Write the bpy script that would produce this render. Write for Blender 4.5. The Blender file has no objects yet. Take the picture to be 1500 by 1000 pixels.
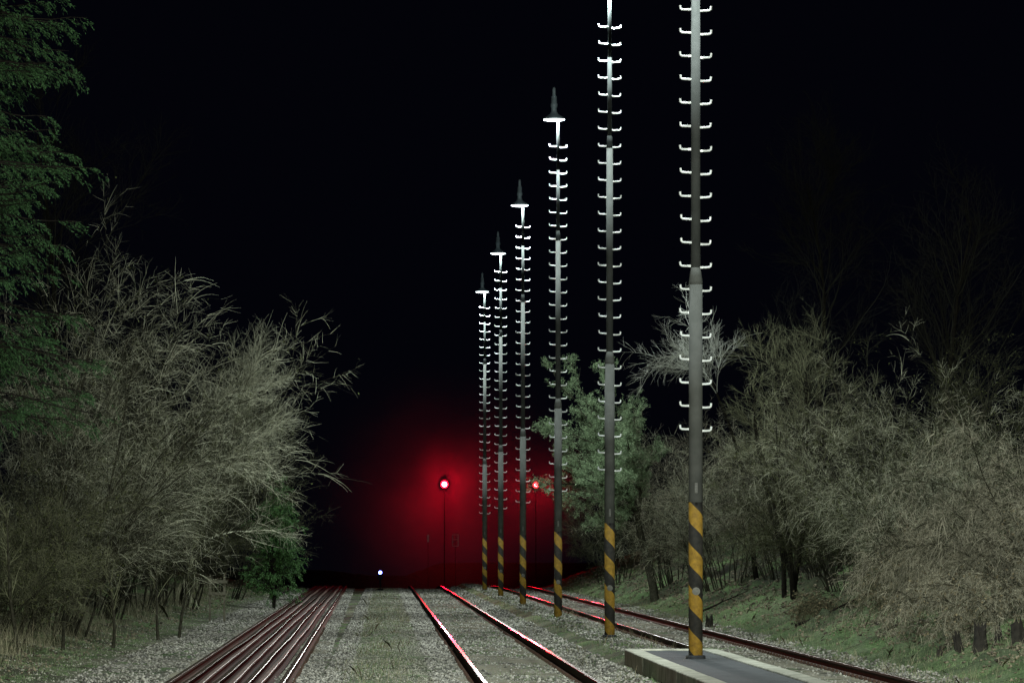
import bpy, math, random
import numpy as np
C = bpy.context.scene.collection
PI = math.pi
CAMZ = 1.85
def P(px, py, Y):
    s = 6700.0/Y
    return ((px-562)/s, Y, CAMZ-(py-806)/s)

# ------------------------------------------------------------------ materials
def new_mat(name):
    m = bpy.data.materials.new(name); m.use_nodes = True
    nt = m.node_tree; b = nt.nodes['Principled BSDF']
    return m, nt, b
def rgba(c): return (c[0], c[1], c[2], 1)
def mat(name, c1, c2=None, scale=6.0, rough=.8, metal=0, bump=0, island=False, spec=.3, bscale=None, dist=.01, matte=False):
    m, nt, b = new_mat(name)
    b.inputs['Roughness'].default_value = rough; b.inputs['Metallic'].default_value = metal
    b.inputs['Specular IOR Level'].default_value = spec
    if c2 is None: c2 = tuple(x*.7 for x in c1)
    ramp = nt.nodes.new('ShaderNodeMix'); ramp.data_type = 'RGBA'
    ramp.inputs[6].default_value = rgba(c1); ramp.inputs[7].default_value = rgba(c2)
    tc = nt.nodes.new('ShaderNodeTexCoord')
    if island:
        g = nt.nodes.new('ShaderNodeNewGeometry'); nt.links.new(g.outputs['Random Per Island'], ramp.inputs[0])
    else:
        n = nt.nodes.new('ShaderNodeTexNoise'); n.inputs['Scale'].default_value = scale; n.inputs['Detail'].default_value = 6
        nt.links.new(tc.outputs['Object'], n.inputs['Vector'])
        mr = nt.nodes.new('ShaderNodeMapRange'); mr.inputs[1].default_value = .3; mr.inputs[2].default_value = .7
        nt.links.new(n.outputs['Fac'], mr.inputs[0]); nt.links.new(mr.outputs[0], ramp.inputs[0])
    nt.links.new(ramp.outputs[2], b.inputs['Base Color'])
    if bump:
        n2 = nt.nodes.new('ShaderNodeTexNoise'); n2.inputs['Scale'].default_value = bscale or scale*4; n2.inputs['Detail'].default_value = 5
        nt.links.new(tc.outputs['Object'], n2.inputs['Vector'])
        bp = nt.nodes.new('ShaderNodeBump'); bp.inputs['Strength'].default_value = bump; bp.inputs['Distance'].default_value = dist
        nt.links.new(n2.outputs['Fac'], bp.inputs['Height']); nt.links.new(bp.outputs[0], b.inputs['Normal'])
    if matte:
        d = nt.nodes.new('ShaderNodeBsdfDiffuse'); nt.links.new(ramp.outputs[2], d.inputs['Color'])
        nt.links.new(d.outputs[0], nt.nodes['Material Output'].inputs['Surface'])
    return m
def emis(name, col, strength):
    m, nt, b = new_mat(name)
    b.inputs['Base Color'].default_value = (.02,.02,.02,1)
    b.inputs['Emission Color'].default_value = rgba(col); b.inputs['Emission Strength'].default_value = strength
    return m
M = {}
M['twig_pale'] = mat('twig_pale', (.74,.74,.55), (.05,.052,.034), island=True, matte=True)
M['twig_tan'] = mat('twig_tan', (.68,.63,.48), (.065,.06,.042), island=True, matte=True)
M['twig_olive'] = mat('twig_olive', (.27,.275,.17), (.026,.027,.017), island=True, matte=True)
M['twig_dim'] = mat('twig_dim', (.13,.135,.08), (.016,.017,.011), island=True, matte=True)  # olive twigs darkened, so the shadow on dim shrubs is in the colour
M['twig_shaded'] = mat('twig_shaded', (.11,.112,.072), (.013,.013,.009), island=True, matte=True)  # inner branches darkened: the shade inside a shrub is put into the colour
M['twig_white'] = mat('twig_white', (.75,.77,.70), (.25,.26,.22), island=True, matte=True)  # near-white twigs, the palest of the twig colours
M['twig_dark'] = mat('twig_dark', (.035,.035,.027), (.014,.013,.010), island=True, matte=True)
M['bark'] = mat('bark', (.055,.053,.038), (.018,.017,.012), scale=14, matte=True)
M['bark_dark'] = mat('bark_dark', (.022,.020,.016), (.010,.009,.008), scale=14, matte=True)
M['leaf_olive'] = mat('leaf_olive', (.08,.088,.038), (.010,.013,.006), island=True, matte=True)  # leaves kept dark, painting shade into the gaps of the shrubs
M['leaf_tan'] = mat('leaf_tan', (.24,.20,.125), (.05,.04,.025), island=True, matte=True)
M['needle_dark'] = mat('needle_dark', (.075,.165,.060), (.007,.024,.010), island=True, rough=.7, spec=.15)
M['needle_pale'] = mat('needle_pale', (.28,.37,.21), (.06,.10,.05), island=True, rough=.7, spec=.2)
M['leaf_green'] = mat('leaf_green', (.085,.19,.055), (.02,.05,.016), island=True, rough=.7)
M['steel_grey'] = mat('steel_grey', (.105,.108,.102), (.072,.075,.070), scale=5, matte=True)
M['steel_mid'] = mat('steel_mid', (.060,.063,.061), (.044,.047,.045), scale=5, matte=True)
M['steel_dark'] = mat('steel_dark', (.020,.022,.022), (.015,.017,.017), scale=5, matte=True)  # tube steel darkened in steps towards the lamp to offset its light
M['steel_dimmed'] = mat('steel_dimmed', (.004,.0045,.0045), (.003,.0035,.0035), scale=5, matte=True)  # near-black tube top and bracket, colour lowered against the lamp's glare
M['rung_white'] = mat('rung_white', (.90,.94,.95), (.88,.91,.92), scale=10, rough=.3, spec=.6)
M['dark_metal'] = mat('dark_metal', (.05,.055,.06), (.03,.03,.035), scale=8, matte=True)
M['cover_grey'] = mat('cover_grey', (.20,.20,.18), (.10,.10,.09), scale=12, rough=.7)
M['housing'] = mat('housing', (.16,.20,.22), (.09,.11,.12), scale=8, rough=.5)
M['concrete'] = mat('concrete', (.54,.53,.45), (.26,.26,.20), scale=3, rough=.95, bump=.9, bscale=22, dist=.02)
M['sleeper'] = mat('sleeper', (.23,.22,.17), (.10,.095,.072), scale=3, rough=.95, bump=.5, bscale=30)
M['asphalt'] = mat('asphalt', (.075,.08,.086), (.045,.048,.052), scale=3, rough=.85, bump=.5, bscale=80)
M['rail_rust'] = mat('rail_rust', (.070,.042,.029), (.032,.020,.015), scale=9, rough=.8, bump=.3, bscale=40, spec=.1)
M['rail_rust_dull'] = mat('rail_rust_dull', (.045,.032,.025), (.020,.015,.012), scale=5, rough=.8, bump=.4, bscale=12, spec=.1)
M['rail_top'] = mat('rail_top', (.34,.18,.155), (.18,.095,.08), scale=4, rough=.17, metal=1)  # reddish tint puts part of the signals' red glint into the colour
M['rail_top_dull'] = mat('rail_top_dull', (.32,.19,.155), (.15,.085,.07), scale=2.5, rough=.22, metal=1)
M['rail_top_worn'] = mat('rail_top_worn', (.24,.165,.14), (.11,.075,.06), scale=1.5, rough=.42, metal=.4, spec=.4)
M['old_wood'] = mat('old_wood', (.15,.14,.10), (.07,.065,.045), scale=8, bump=.6, rough=.95)
M['stump'] = mat('stump', (.030,.026,.02), (.010,.008,.007), scale=10, bump=.8, rough=.95)
M['stone'] = mat('stone', (.40,.38,.33), (.045,.042,.036), island=True, rough=.9)
M['stone_fine'] = mat('stone_fine', (.38,.37,.30), (.08,.078,.06), island=True, rough=.9)
M['blade'] = mat('blade', (.22,.30,.14), (.055,.10,.035), island=True, rough=.8)
M['blade_dry'] = mat('blade_dry', (.40,.37,.25), (.07,.07,.04), island=True, matte=True)
M['white_sign'] = mat('white_sign', (.35,.33,.32), (.25,.22,.22), scale=9, matte=True)
M['plate_grey'] = mat('plate_grey', (.24,.24,.22), (.16,.16,.15), scale=9, rough=.7)
M['litter'] = mat('litter', (.24,.20,.135), (.03,.025,.018), island=True, rough=.9)
M['lamp_glass'] = emis('lamp_glass', (.86,1,1), 14)
M['red_glass'] = emis('red_glass', (1,.13,.15), 40)
M['red_glow'] = emis('red_glow', (1,.012,.03), 2.5)  # emissive ring that paints the red glow around the signal lens
M['blue_glass'] = emis('blue_glass', (.12,.16,1), 16)
M['black'] = mat('black', (.004,.004,.004), (.003,.003,.003), matte=True)

def stripe_mat():
    m, nt, b = new_mat('warning_paint')
    N = nt.nodes.new; L = nt.links.new
    tc = N('ShaderNodeTexCoord'); sx = N('ShaderNodeSeparateXYZ'); L(tc.outputs['Object'], sx.inputs[0])
    neg = N('ShaderNodeMath'); neg.operation = 'MULTIPLY'; neg.inputs[1].default_value = -1; L(sx.outputs['Y'], neg.inputs[0])
    at = N('ShaderNodeMath'); at.operation = 'ARCTAN2'; L(sx.outputs['X'], at.inputs[0]); L(neg.outputs[0], at.inputs[1])
    c = N('ShaderNodeMath'); c.operation = 'MULTIPLY_ADD'; c.inputs[1].default_value = 1/(2*PI); L(at.outputs[0], c.inputs[0])
    zz = N('ShaderNodeMath'); zz.operation = 'DIVIDE'; zz.inputs[1].default_value = .60; L(sx.outputs['Z'], zz.inputs[0])
    L(zz.outputs[0], c.inputs[2])
    fr = N('ShaderNodeMath'); fr.operation = 'FRACT'; L(c.outputs[0], fr.inputs[0])
    gt = N('ShaderNodeMath'); gt.operation = 'GREATER_THAN'; gt.inputs[1].default_value = .5; L(fr.outputs[0], gt.inputs[0])
    n = N('ShaderNodeTexNoise'); n.inputs['Scale'].default_value = 11; n.inputs['Detail'].default_value = 9; n.inputs['Roughness'].default_value = .7; L(tc.outputs['Object'], n.inputs['Vector'])
    nm = N('ShaderNodeMapRange'); nm.inputs[1].default_value = .35; nm.inputs[2].default_value = .68; L(n.outputs['Fac'], nm.inputs[0])
    y = N('ShaderNodeMix'); y.data_type = 'RGBA'; y.inputs[6].default_value = (.29,.17,.022,1); y.inputs[7].default_value = (.12,.07,.014,1); L(nm.outputs[0], y.inputs[0])
    k = N('ShaderNodeMix'); k.data_type = 'RGBA'; k.inputs[6].default_value = (.010,.010,.009,1); k.inputs[7].default_value = (.03,.027,.022,1); L(nm.outputs[0], k.inputs[0])
    x = N('ShaderNodeMix'); x.data_type = 'RGBA'; L(gt.outputs[0], x.inputs[0]); L(y.outputs[2], x.inputs[6]); L(k.outputs[2], x.inputs[7])
    L(x.outputs[2], b.inputs['Base Color']); b.inputs['Roughness'].default_value = .7; b.inputs['Specular IOR Level'].default_value = .12
    return m
M['stripe'] = stripe_mat()

def ground_mat():
    m, nt, b = new_mat('ground_gravel')
    N = nt.nodes.new; L = nt.links.new
    tc = N('ShaderNodeTexCoord')
    n1 = N('ShaderNodeTexNoise'); n1.inputs['Scale'].default_value = .9; n1.inputs['Detail'].default_value = 8; n1.inputs['Roughness'].default_value = .65
    L(tc.outputs['Object'], n1.inputs['Vector'])
    sx = N('ShaderNodeSeparateXYZ'); L(tc.outputs['Object'], sx.inputs[0])
    w = N('ShaderNodeMath'); w.operation = 'MULTIPLY_ADD'; w.inputs[1].default_value = 1.8; L(n1.outputs['Fac'], w.inputs[0]); L(sx.outputs['X'], w.inputs[2])
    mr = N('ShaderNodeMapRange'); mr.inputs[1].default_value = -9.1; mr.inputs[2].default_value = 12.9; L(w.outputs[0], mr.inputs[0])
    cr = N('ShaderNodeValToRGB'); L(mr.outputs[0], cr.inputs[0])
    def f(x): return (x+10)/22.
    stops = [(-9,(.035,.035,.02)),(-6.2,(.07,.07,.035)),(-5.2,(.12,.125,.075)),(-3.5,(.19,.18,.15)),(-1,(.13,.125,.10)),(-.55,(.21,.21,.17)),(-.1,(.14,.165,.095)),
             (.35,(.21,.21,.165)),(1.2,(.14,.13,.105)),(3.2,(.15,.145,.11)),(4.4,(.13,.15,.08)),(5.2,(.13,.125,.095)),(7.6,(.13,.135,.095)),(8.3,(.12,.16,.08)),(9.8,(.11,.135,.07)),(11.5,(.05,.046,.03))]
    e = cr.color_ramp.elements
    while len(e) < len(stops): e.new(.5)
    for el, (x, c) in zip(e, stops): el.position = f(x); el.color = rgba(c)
    n4 = N('ShaderNodeTexNoise'); n4.inputs['Scale'].default_value = 1.1; n4.inputs['Detail'].default_value = 7; n4.inputs['Roughness'].default_value = .7
    mp = N('ShaderNodeMapping'); mp.inputs['Scale'].default_value = (1,.35,1); mp.inputs['Location'].default_value = (7,3,0); L(tc.outputs['Object'], mp.inputs[0]); L(mp.outputs[0], n4.inputs['Vector'])
    m4 = N('ShaderNodeMapRange'); m4.inputs[1].default_value = .47; m4.inputs[2].default_value = .60; m4.inputs[4].default_value = .9; L(n4.outputs['Fac'], m4.inputs[0])
    ms = N('ShaderNodeMix'); ms.data_type = 'RGBA'; ms.inputs[7].default_value = (.10,.16,.06,1); L(m4.outputs[0], ms.inputs[0]); L(cr.outputs[0], ms.inputs[6])
    n2 = N('ShaderNodeTexNoise'); n2.inputs['Scale'].default_value = 14; n2.inputs['Detail'].default_value = 8; n2.inputs['Roughness'].default_value = .75
    L(tc.outputs['Object'], n2.inputs['Vector'])
    m2 = N('ShaderNodeMapRange'); m2.inputs[1].default_value = .35; m2.inputs[2].default_value = .65; m2.inputs[3].default_value = .35; m2.inputs[4].default_value = 1.5; L(n2.outputs['Fac'], m2.inputs[0])
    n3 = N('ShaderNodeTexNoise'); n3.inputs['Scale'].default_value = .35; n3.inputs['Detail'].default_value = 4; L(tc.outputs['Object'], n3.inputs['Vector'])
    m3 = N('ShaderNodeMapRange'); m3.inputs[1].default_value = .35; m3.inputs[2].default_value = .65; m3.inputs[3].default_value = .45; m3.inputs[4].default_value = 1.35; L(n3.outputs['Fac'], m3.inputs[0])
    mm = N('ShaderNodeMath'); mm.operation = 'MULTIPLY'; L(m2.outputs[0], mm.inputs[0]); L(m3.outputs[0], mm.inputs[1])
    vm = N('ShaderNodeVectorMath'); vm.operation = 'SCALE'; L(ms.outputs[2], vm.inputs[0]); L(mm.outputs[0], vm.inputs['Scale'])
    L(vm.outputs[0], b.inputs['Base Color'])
    bp = N('ShaderNodeBump'); bp.inputs['Strength'].default_value = .9; bp.inputs['Distance'].default_value = .06; L(n2.outputs['Fac'], bp.inputs['Height'])
    L(bp.outputs[0], b.inputs['Normal']); b.inputs['Roughness'].default_value = .95; b.inputs['Specular IOR Level'].default_value = .1
    return m
M['ground'] = ground_mat()

# ------------------------------------------------------------------ object helpers
def tag(o, label, cat, group=None, kind=None):
    o['label'] = label
    if cat: o['category'] = cat
    if group: o['group'] = group
    if kind: o['kind'] = kind
    return o
def thing(name, label, cat, loc, rz=0, group=None):
    o = bpy.data.objects.new(name, None); C.objects.link(o); o.location = loc; o.rotation_euler = (0,0,rz)
    o.empty_display_size = .3
    return tag(o, label, cat, group)
def link(name, me, m, parent=None, loc=(0,0,0)):
    o = bpy.data.objects.new(name, me); C.objects.link(o); o.location = loc
    if parent: o.parent = parent
    for x in (m if isinstance(m, (list,tuple)) else [m]):
        me.materials.append(x)
    return o
def np_mesh(name, V, F, smooth=False):
    V = np.asarray(V, dtype=np.float32).reshape(-1,3); F = np.asarray(F, dtype=np.int32)
    me = bpy.data.meshes.new(name); nf, k = F.shape
    me.vertices.add(len(V)); me.vertices.foreach_set('co', V.ravel())
    me.loops.add(nf*k); me.loops.foreach_set('vertex_index', F.ravel())
    me.polygons.add(nf); me.polygons.foreach_set('loop_start', np.arange(0, nf*k, k, dtype=np.int32))
    me.update(calc_edges=True)
    if smooth: me.polygons.foreach_set('use_smooth', np.ones(nf, dtype=bool))
    return me
class MB:
    def __init__(s): s.v = []; s.f = []; s.mi = []
    def add(s, vs, fs, mi=0):
        n = len(s.v); s.v += [tuple(v) for v in vs]; s.f += [tuple(i+n for i in f) for f in fs]; s.mi += [mi]*len(fs); return s
    def box(s, c, d, taper=1.0, mi=0):
        x,y,z = c; a,b_,h = d[0]/2, d[1]/2, d[2]/2
        vs = [(x+i*a*(1 if k<0 else taper), y+j*b_*(1 if k<0 else taper), z+k*h) for k in (-1,1) for j in (-1,1) for i in (-1,1)]
        return s.add(vs, [(0,2,3,1),(4,5,7,6),(0,1,5,4),(2,6,7,3),(0,4,6,2),(1,3,7,5)], mi)
    def lathe(s, prof, n=20, c=(0,0,0), mi=0):
        vs = []; fs = []
        for r, z in prof:
            for i in range(n):
                a = 2*PI*i/n; vs.append((c[0]+r*math.cos(a), c[1]+r*math.sin(a), c[2]+z))
        for k in range(len(prof)-1):
            for i in range(n):
                j = (i+1)%n; fs.append((k*n+i, k*n+j, (k+1)*n+j, (k+1)*n+i))
        fs.append(tuple(range(n-1,-1,-1))); fs.append(tuple(range((len(prof)-1)*n, len(prof)*n)))
        return s.add(vs, fs, mi)
    def tube(s, pts, r, n=8, mi=0):
        pts = [np.array(p, float) for p in pts]; vs = []; fs = []
        for i, p in enumerate(pts):
            t = pts[min(i+1,len(pts)-1)]-pts[max(i-1,0)]; t /= np.linalg.norm(t)+1e-9
            ref = np.array([0,1,0]) if abs(t[1]) < .9 else np.array([1,0,0])
            u = np.cross(t, ref); u /= np.linalg.norm(u); w = np.cross(t, u)
            rr = r[i] if isinstance(r, (list,tuple)) else r
            for k in range(n):
                a = 2*PI*k/n; vs.append(tuple(p+rr*(math.cos(a)*u+math.sin(a)*w)))
        for i in range(len(pts)-1):
            for k in range(n):
                j = (k+1)%n; fs.append((i*n+k, i*n+j, (i+1)*n+j, (i+1)*n+k))
        fs.append(tuple(range(n-1,-1,-1))); fs.append(tuple(range((len(pts)-1)*n, len(pts)*n)))
        return s.add(vs, fs, mi)
    def build(s, name, m, parent=None, smooth=False, loc=(0,0,0), bevel=0):
        me = bpy.data.meshes.new(name); me.from_pydata(s.v, [], s.f); me.update()
        o = link(name, me, m, parent, loc)
        for p, k in zip(me.polygons, s.mi):
            p.material_index = k
            if smooth and len(p.vertices) == 4: p.use_smooth = True
        if bevel:
            b = o.modifiers.new('bevel','BEVEL'); b.width = bevel; b.segments = 3
        return o

# ------------------------------------------------------------------ terrain
def drop(y): 
    y = np.asarray(y, float); return -.02*np.log1p(np.exp(np.clip((y-232)/4., -30, 120)))*4
def hgt(x, y):
    x = np.asarray(x, float); y = np.asarray(y, float)
    sp = lambda t, w: w*np.log1p(np.exp(np.clip(t/w, -30, 60)))
    z = -.055+0*x
    z = z + .05*np.exp(-((x-.1)/.8)**2)
    z = z + .24*np.exp(-(np.abs(x-4.3)/.85)**3)
    bank = .36*sp(x-8.3, .25)
    z = z + np.where(bank > 5, 5+.1*(bank-5), bank)
    lb = .12*sp(-4.6-x, .3); z = z + np.minimum(lb, 4)
    rg_ = np.clip((np.abs(x-1.5)-6.5)/2, 0, 1)
    z = z + .02*np.sin(x*2.3+y*.31)*np.sin(y*.47+x) + rg_*.10*(np.sin(x*1.9+y*.8)+np.sin(y*1.7-x*.9)) + rg_*.05*np.sin(x*5.3+y*1.1)*np.sin(y*3.1-x*2.2)
    return z + np.maximum(drop(y), -8)
def grid():
    xs = np.concatenate([[-900,-500,-250,-120,-70,-45,-30,-22], np.arange(-17,-9,.6), np.arange(-9,8,.22), np.arange(8,14,.12), np.arange(14,26,.8), [30,40,60,100,200,450,900]])
    ys = np.concatenate([[-60,0,30,48], np.arange(52,120,.4), np.arange(120,260,1.2), [265,275,290,310,340,400,500,620,750,1100,1800]])
    X, Y = np.meshgrid(xs, ys); rng = np.random.default_rng(1)
    Z = hgt(X, Y); inner = (np.abs(X) < 26)&(Y > 50)&(Y < 260); Z = Z + inner*rng.normal(0, .012, Z.shape)*(1+1.8*(X > 8.6))
    nx, ny = len(xs), len(ys); i = np.arange(nx*ny).reshape(ny, nx)
    F = np.stack([i[:-1,:-1], i[:-1,1:], i[1:,1:], i[1:,:-1]], -1).reshape(-1,4)
    return np_mesh('ground', np.stack([X,Y,Z], -1), F, True)
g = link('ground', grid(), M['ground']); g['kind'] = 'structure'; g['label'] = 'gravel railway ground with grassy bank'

# ------------------------------------------------------------------ tracks
PROF = [(-.07,-.15),(.07,-.15),(.07,-.138),(.012,-.118),(.010,-.045),(.036,-.035),(.036,-.004),(.028,0),(-.028,0),(-.036,-.004),(-.036,-.035),(-.010,-.045),(-.012,-.118),(-.07,-.138)]
def rail_mesh(x0, off, y0, y1, ztop, step=2.0, wav=0, seed=0, zw=0, side=True):
    rng = np.random.default_rng(seed); ph = rng.uniform(0, 6, 4)
    mb = MB(); ys = np.arange(y0, y1+.1, step); n = len(PROF); vs = []; fs = []; mi = []
    top = (5,6,7,8,9) if side else (6,7,8)
    for k, y in enumerate(ys):
        dx = wav*(math.sin(y*.07+ph[0])+.45*math.sin(y*.19+ph[1])+.15*math.sin(y*.6+ph[2]))
        dz = zw*math.sin(y*.22+ph[3])
        for (a, b) in PROF: vs.append((x0+off(y)+a+dx, y, ztop+b+float(drop(y))+dz))
    for k in range(len(ys)-1):
        for i in range(n):
            j = (i+1)%n; fs.append((k*n+i, k*n+j, (k+1)*n+j, (k+1)*n+i)); mi.append(1 if i in top else 0)
    fs.append(tuple(range(n))); mi.append(0); fs.append(tuple(range((len(ys)-1)*n, len(ys)*n))[::-1]); mi.append(0)
    mb.v = vs; mb.f = fs; mb.mi = mi
    return mb
rnd = random.Random(4)
def track(label, xc, off, mats, seed):
    t = thing('railway_track', label, 'railway track', (0,0,0), 0, 'railway tracks')
    for s in (-1, 1):
        rail_mesh(xc+s*.7535, off, 40, 300, .12, seed=seed, wav=.004, side=False).build('rail', mats, t)
    sm = MB(); sm.box((0,0,-.10), (2.5,.28,.14), .9)
    first = None; far = MB(); y = 54.0; k = 0
    while y < 236:
        x = xc+off(y); z = -.012+float(drop(y))
        if k < 100:
            if first is None:
                first = sm.build('sleeper', M['sleeper'], t); o = first
            else:
                o = first.copy(); C.objects.link(o); o.parent = t
            o.location = (x+rnd.uniform(-.02,.02), y, z+rnd.uniform(-.006,.004)); o.rotation_euler = (0,0,rnd.uniform(-.01,.01))
        else: far.box((x, y, z-.10), (2.5,.28,.14), .9)
        y += .6; k += 1
    f = far.build('sleeper', M['sleeper'], t); f['kind'] = 'stuff'
    cl = MB(); y = 54.0
    while y < 110:
        for s in (-1,1):
            for q in (-1,1): cl.box((xc+off(y)+s*.7535+q*.09, y, -.012), (.05,.09,.05), .6)
        y += .6
    c = cl.build('rail_clip', M['rail_rust'], t); c['kind'] = 'stuff'
    return t
zero = lambda y: 0.0
loff = lambda y: -.0033*max(0, y-60)
track('left railway track filled with spare rails laid between its two rails', -2.1, loff, [M['rail_rust'], M['rail_top_dull']], 1)
track('middle railway track whose polished rails shine red from the signals', 2.09, zero, [M['rail_rust'], M['rail_top']], 2)
track('right railway track running along the foot of the grassy bank', 6.35, zero, [M['rail_rust'], M['rail_top_dull']], 3)
names = ['leftmost', 'second from the left', 'third from the left', 'third from the right', 'second from the right', 'rightmost']
for i in range(6):
    a = -.50+i*.2
    tag(rail_mesh(-2.1+a, loff, 40, 296, .13, step=1.5, wav=.018, seed=20+i, zw=.004).build('spare_rail', [M['rail_rust_dull'], M['rail_top_worn'] if i%2 else M['rail_top_dull']]),
        'long rusty spare rail lying inside the left track, %s of the six' % names[i], 'rail', 'spare rails lying in the left track')

# ------------------------------------------------------------------ platform
PX0, PX1, PY0, PY1, PZ = 3.66, 5.10, 40.0, 69.8, .35
pf = thing('platform', 'low narrow station platform end with pale kerb stones under the nearest mast', 'platform', ((PX0+PX1)/2, PY1, 0))
W = PX1-PX0
MB().box((0,-(PY1-PY0)/2, .13), (W-.12, PY1-PY0-.12, .40)).build('slab', M['asphalt'], pf)
def kerb(x, y, dx, dy, dz=0):
    MB().box((x, y, .135+dz), (dx, dy, .44)).build('kerb_stone', M['concrete'], pf, bevel=.018)
y = -.14; k = 0; kw = .24
while y > -(PY1-PY0):
    l = 2.5
    for sx in (-1, 1):
        if k == 0 and sx == -1: continue
        kerb(sx*(W/2-kw/2)+rnd.uniform(-.004,.004), y-l/2, kw, l-.004, rnd.uniform(-.003,.003))
    if k == 0: kerb(-(W/2-kw/2)+.008, y-l/2, kw, l-.004, 0)
    y -= l; k += 1
kerb(0, -.10, W-.10, .24, .001)

# ------------------------------------------------------------------ lighting masts
def lock_geo():
    mb = MB(); n = 16
    vs = []; fs = []
    for r, y in ((.055,-.090),(.055,-.118),(.036,-.120),(.032,-.108),(.012,-.108)):
        for i in range(n): vs.append((r*math.cos(2*PI*i/n), y, .93+r*math.sin(2*PI*i/n)))
    for k in range(4):
        for i in range(n): j=(i+1)%n; fs.append((k*n+i, k*n+j,(k+1)*n+j,(k+1)*n+i))
    fs.append(tuple(range(4*n,5*n))); mb.add(vs, fs); return mb.v, mb.f
LZ = .19
def mast_parts(t):
    mb = MB(); mb.lathe([(.100,-.6),(.100,0),(.100,2.18)], 28); mb.build('warning_band', M['stripe'], t, True)
    MB().lathe([(.14,-.3),(.14,.012),(.125,.03)], 24).build('base_flange', M['dark_metal'], t)
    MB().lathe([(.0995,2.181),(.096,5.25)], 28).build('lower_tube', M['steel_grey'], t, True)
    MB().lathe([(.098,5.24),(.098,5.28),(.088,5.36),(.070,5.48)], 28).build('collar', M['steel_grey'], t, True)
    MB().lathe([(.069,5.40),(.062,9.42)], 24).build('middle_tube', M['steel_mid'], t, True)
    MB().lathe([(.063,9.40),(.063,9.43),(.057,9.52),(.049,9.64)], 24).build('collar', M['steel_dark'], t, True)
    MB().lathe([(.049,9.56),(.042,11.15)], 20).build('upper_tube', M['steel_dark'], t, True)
    MB().lathe([(.041,11.14),(.034,12.3+LZ)], 20).build('top_tube_dimmed', M['steel_dimmed'], t, True)  # same tube, its top stretch coloured near black to offset lamp glare
    MB().add(*lock_geo()).build('access_cover', M['cover_grey'], t)
    pl = MB().box((.0,-.107,2.38), (.036,.008,.14)).build('number_plate', M['plate_grey'], t)
    mk = MB()
    for zz in (2.425,2.38,2.335):
        mk.box((0,-.1125,zz+.014), (.022,.003,.005)); mk.box((0,-.1125,zz-.014), (.022,.003,.005)); mk.box((.009,-.1128,zz), (.005,.003,.023)); mk.box((-.009,-.1128,zz), (.005,.003,.023))
    mk.build('numeral', M['dark_metal'], pl)
    mb = MB()
    for s in (-1, 1):
        zt = .012 if s < 0 else -.012
        mb.tube([(s*.03,0,zt),(s*.14,-.005,zt-.004),(s*.195,-.008,zt),(s*.214,-.008,zt+.012),(s*.220,-.008,zt+.058)], .0150, 8)
        mb.box((s*.085,-.0,zt-.004), (.04,.034,.030))
    z = 3.20; first = None
    while z < 12.0:
        if first is None: first = o = mb.build('rung', M['rung_white'], t, False)
        else: o = first.copy(); C.objects.link(o); o.parent = t
        o.location = (0, 0, z); o.rotation_euler = (0,0,rnd.uniform(-.30,.30)); z += .328
    br = MB(); br.tube([(0,0,12.1+LZ),(0,0,12.3+LZ),(-.02,0,12.38+LZ),(-.09,0,12.44+LZ)], .03, 10); br.build('bracket', M['steel_dimmed'], t)
    c = (-.1,0,LZ)
    lu = MB().lathe([(.27,12.215),(.285,12.232),(.22,12.28),(.12,12.34),(.075,12.40),(.065,12.50),(.085,12.52),(.088,12.60),(.072,12.62),(.072,12.78),(.05,12.80),(.038,12.86),(.042,12.88),(.04,12.97),(.02,13.02)], 24, c).build('luminaire', M['housing'], t, True)
    MB().lathe([(.06,12.170),(.18,12.182),(.25,12.197),(.269,12.212)], 24, c).build('lamp_lens', M['lamp_glass'], lu)
    return t
masts = [(64.4,1019,.35),(88.2,893,.2),(113.6,817.5,.14),(142.0,766,.15),(165.4,733.5,.18),(190.3,710,.2)]
lab = ['nearest grey lighting mast with climbing rungs, standing on the platform end',
       'second nearest rung mast, its lamp just above the frame, first beyond the platform',
       'third nearest rung mast, tallest one whose lit lamp head is visible',
       'fourth nearest rung mast with lit lamp head, beside the smaller red signal',
       'fifth nearest rung mast, between the two red signals, second from the left',
       'farthest and leftmost rung mast with the lowest lit lamp head']
proto = None
for i, (Y, px, zb) in enumerate(masts):
    x = (px-562)*Y/6700; 
    if proto is None:
        t = thing('lighting_mast', lab[i], 'lighting mast', (0,0,0), 0, 'lighting masts in a row along the tracks'); mast_parts(t); proto = t
    else:
        t = proto.copy(); C.objects.link(t); t['label'] = lab[i]
        for ch in list(proto.children):
            c = ch.copy(); C.objects.link(c); c.parent = t
            for gch in ch.children: d = gch.copy(); C.objects.link(d); d.parent = c
    t.location = (x, Y, zb)
    ld = bpy.data.lights.new('lamp_light', 'AREA'); ld.shape = 'DISK'; ld.size = .50; ld.energy = 2200; ld.color = (.88,1,.97)
    lo = bpy.data.objects.new('lamp_light', ld); C.objects.link(lo); lo.location = (x-.1, Y, zb+12.15+LZ)
    ld2 = bpy.data.lights.new('lamp_spill', 'POINT'); ld2.energy = 6; ld2.color = (.75,.93,1); ld2.shadow_soft_size = .1
    lo2 = bpy.data.objects.new('lamp_spill', ld2); C.objects.link(lo2); lo2.location = (x-.1, Y-1.2, zb+12.6)

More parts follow.
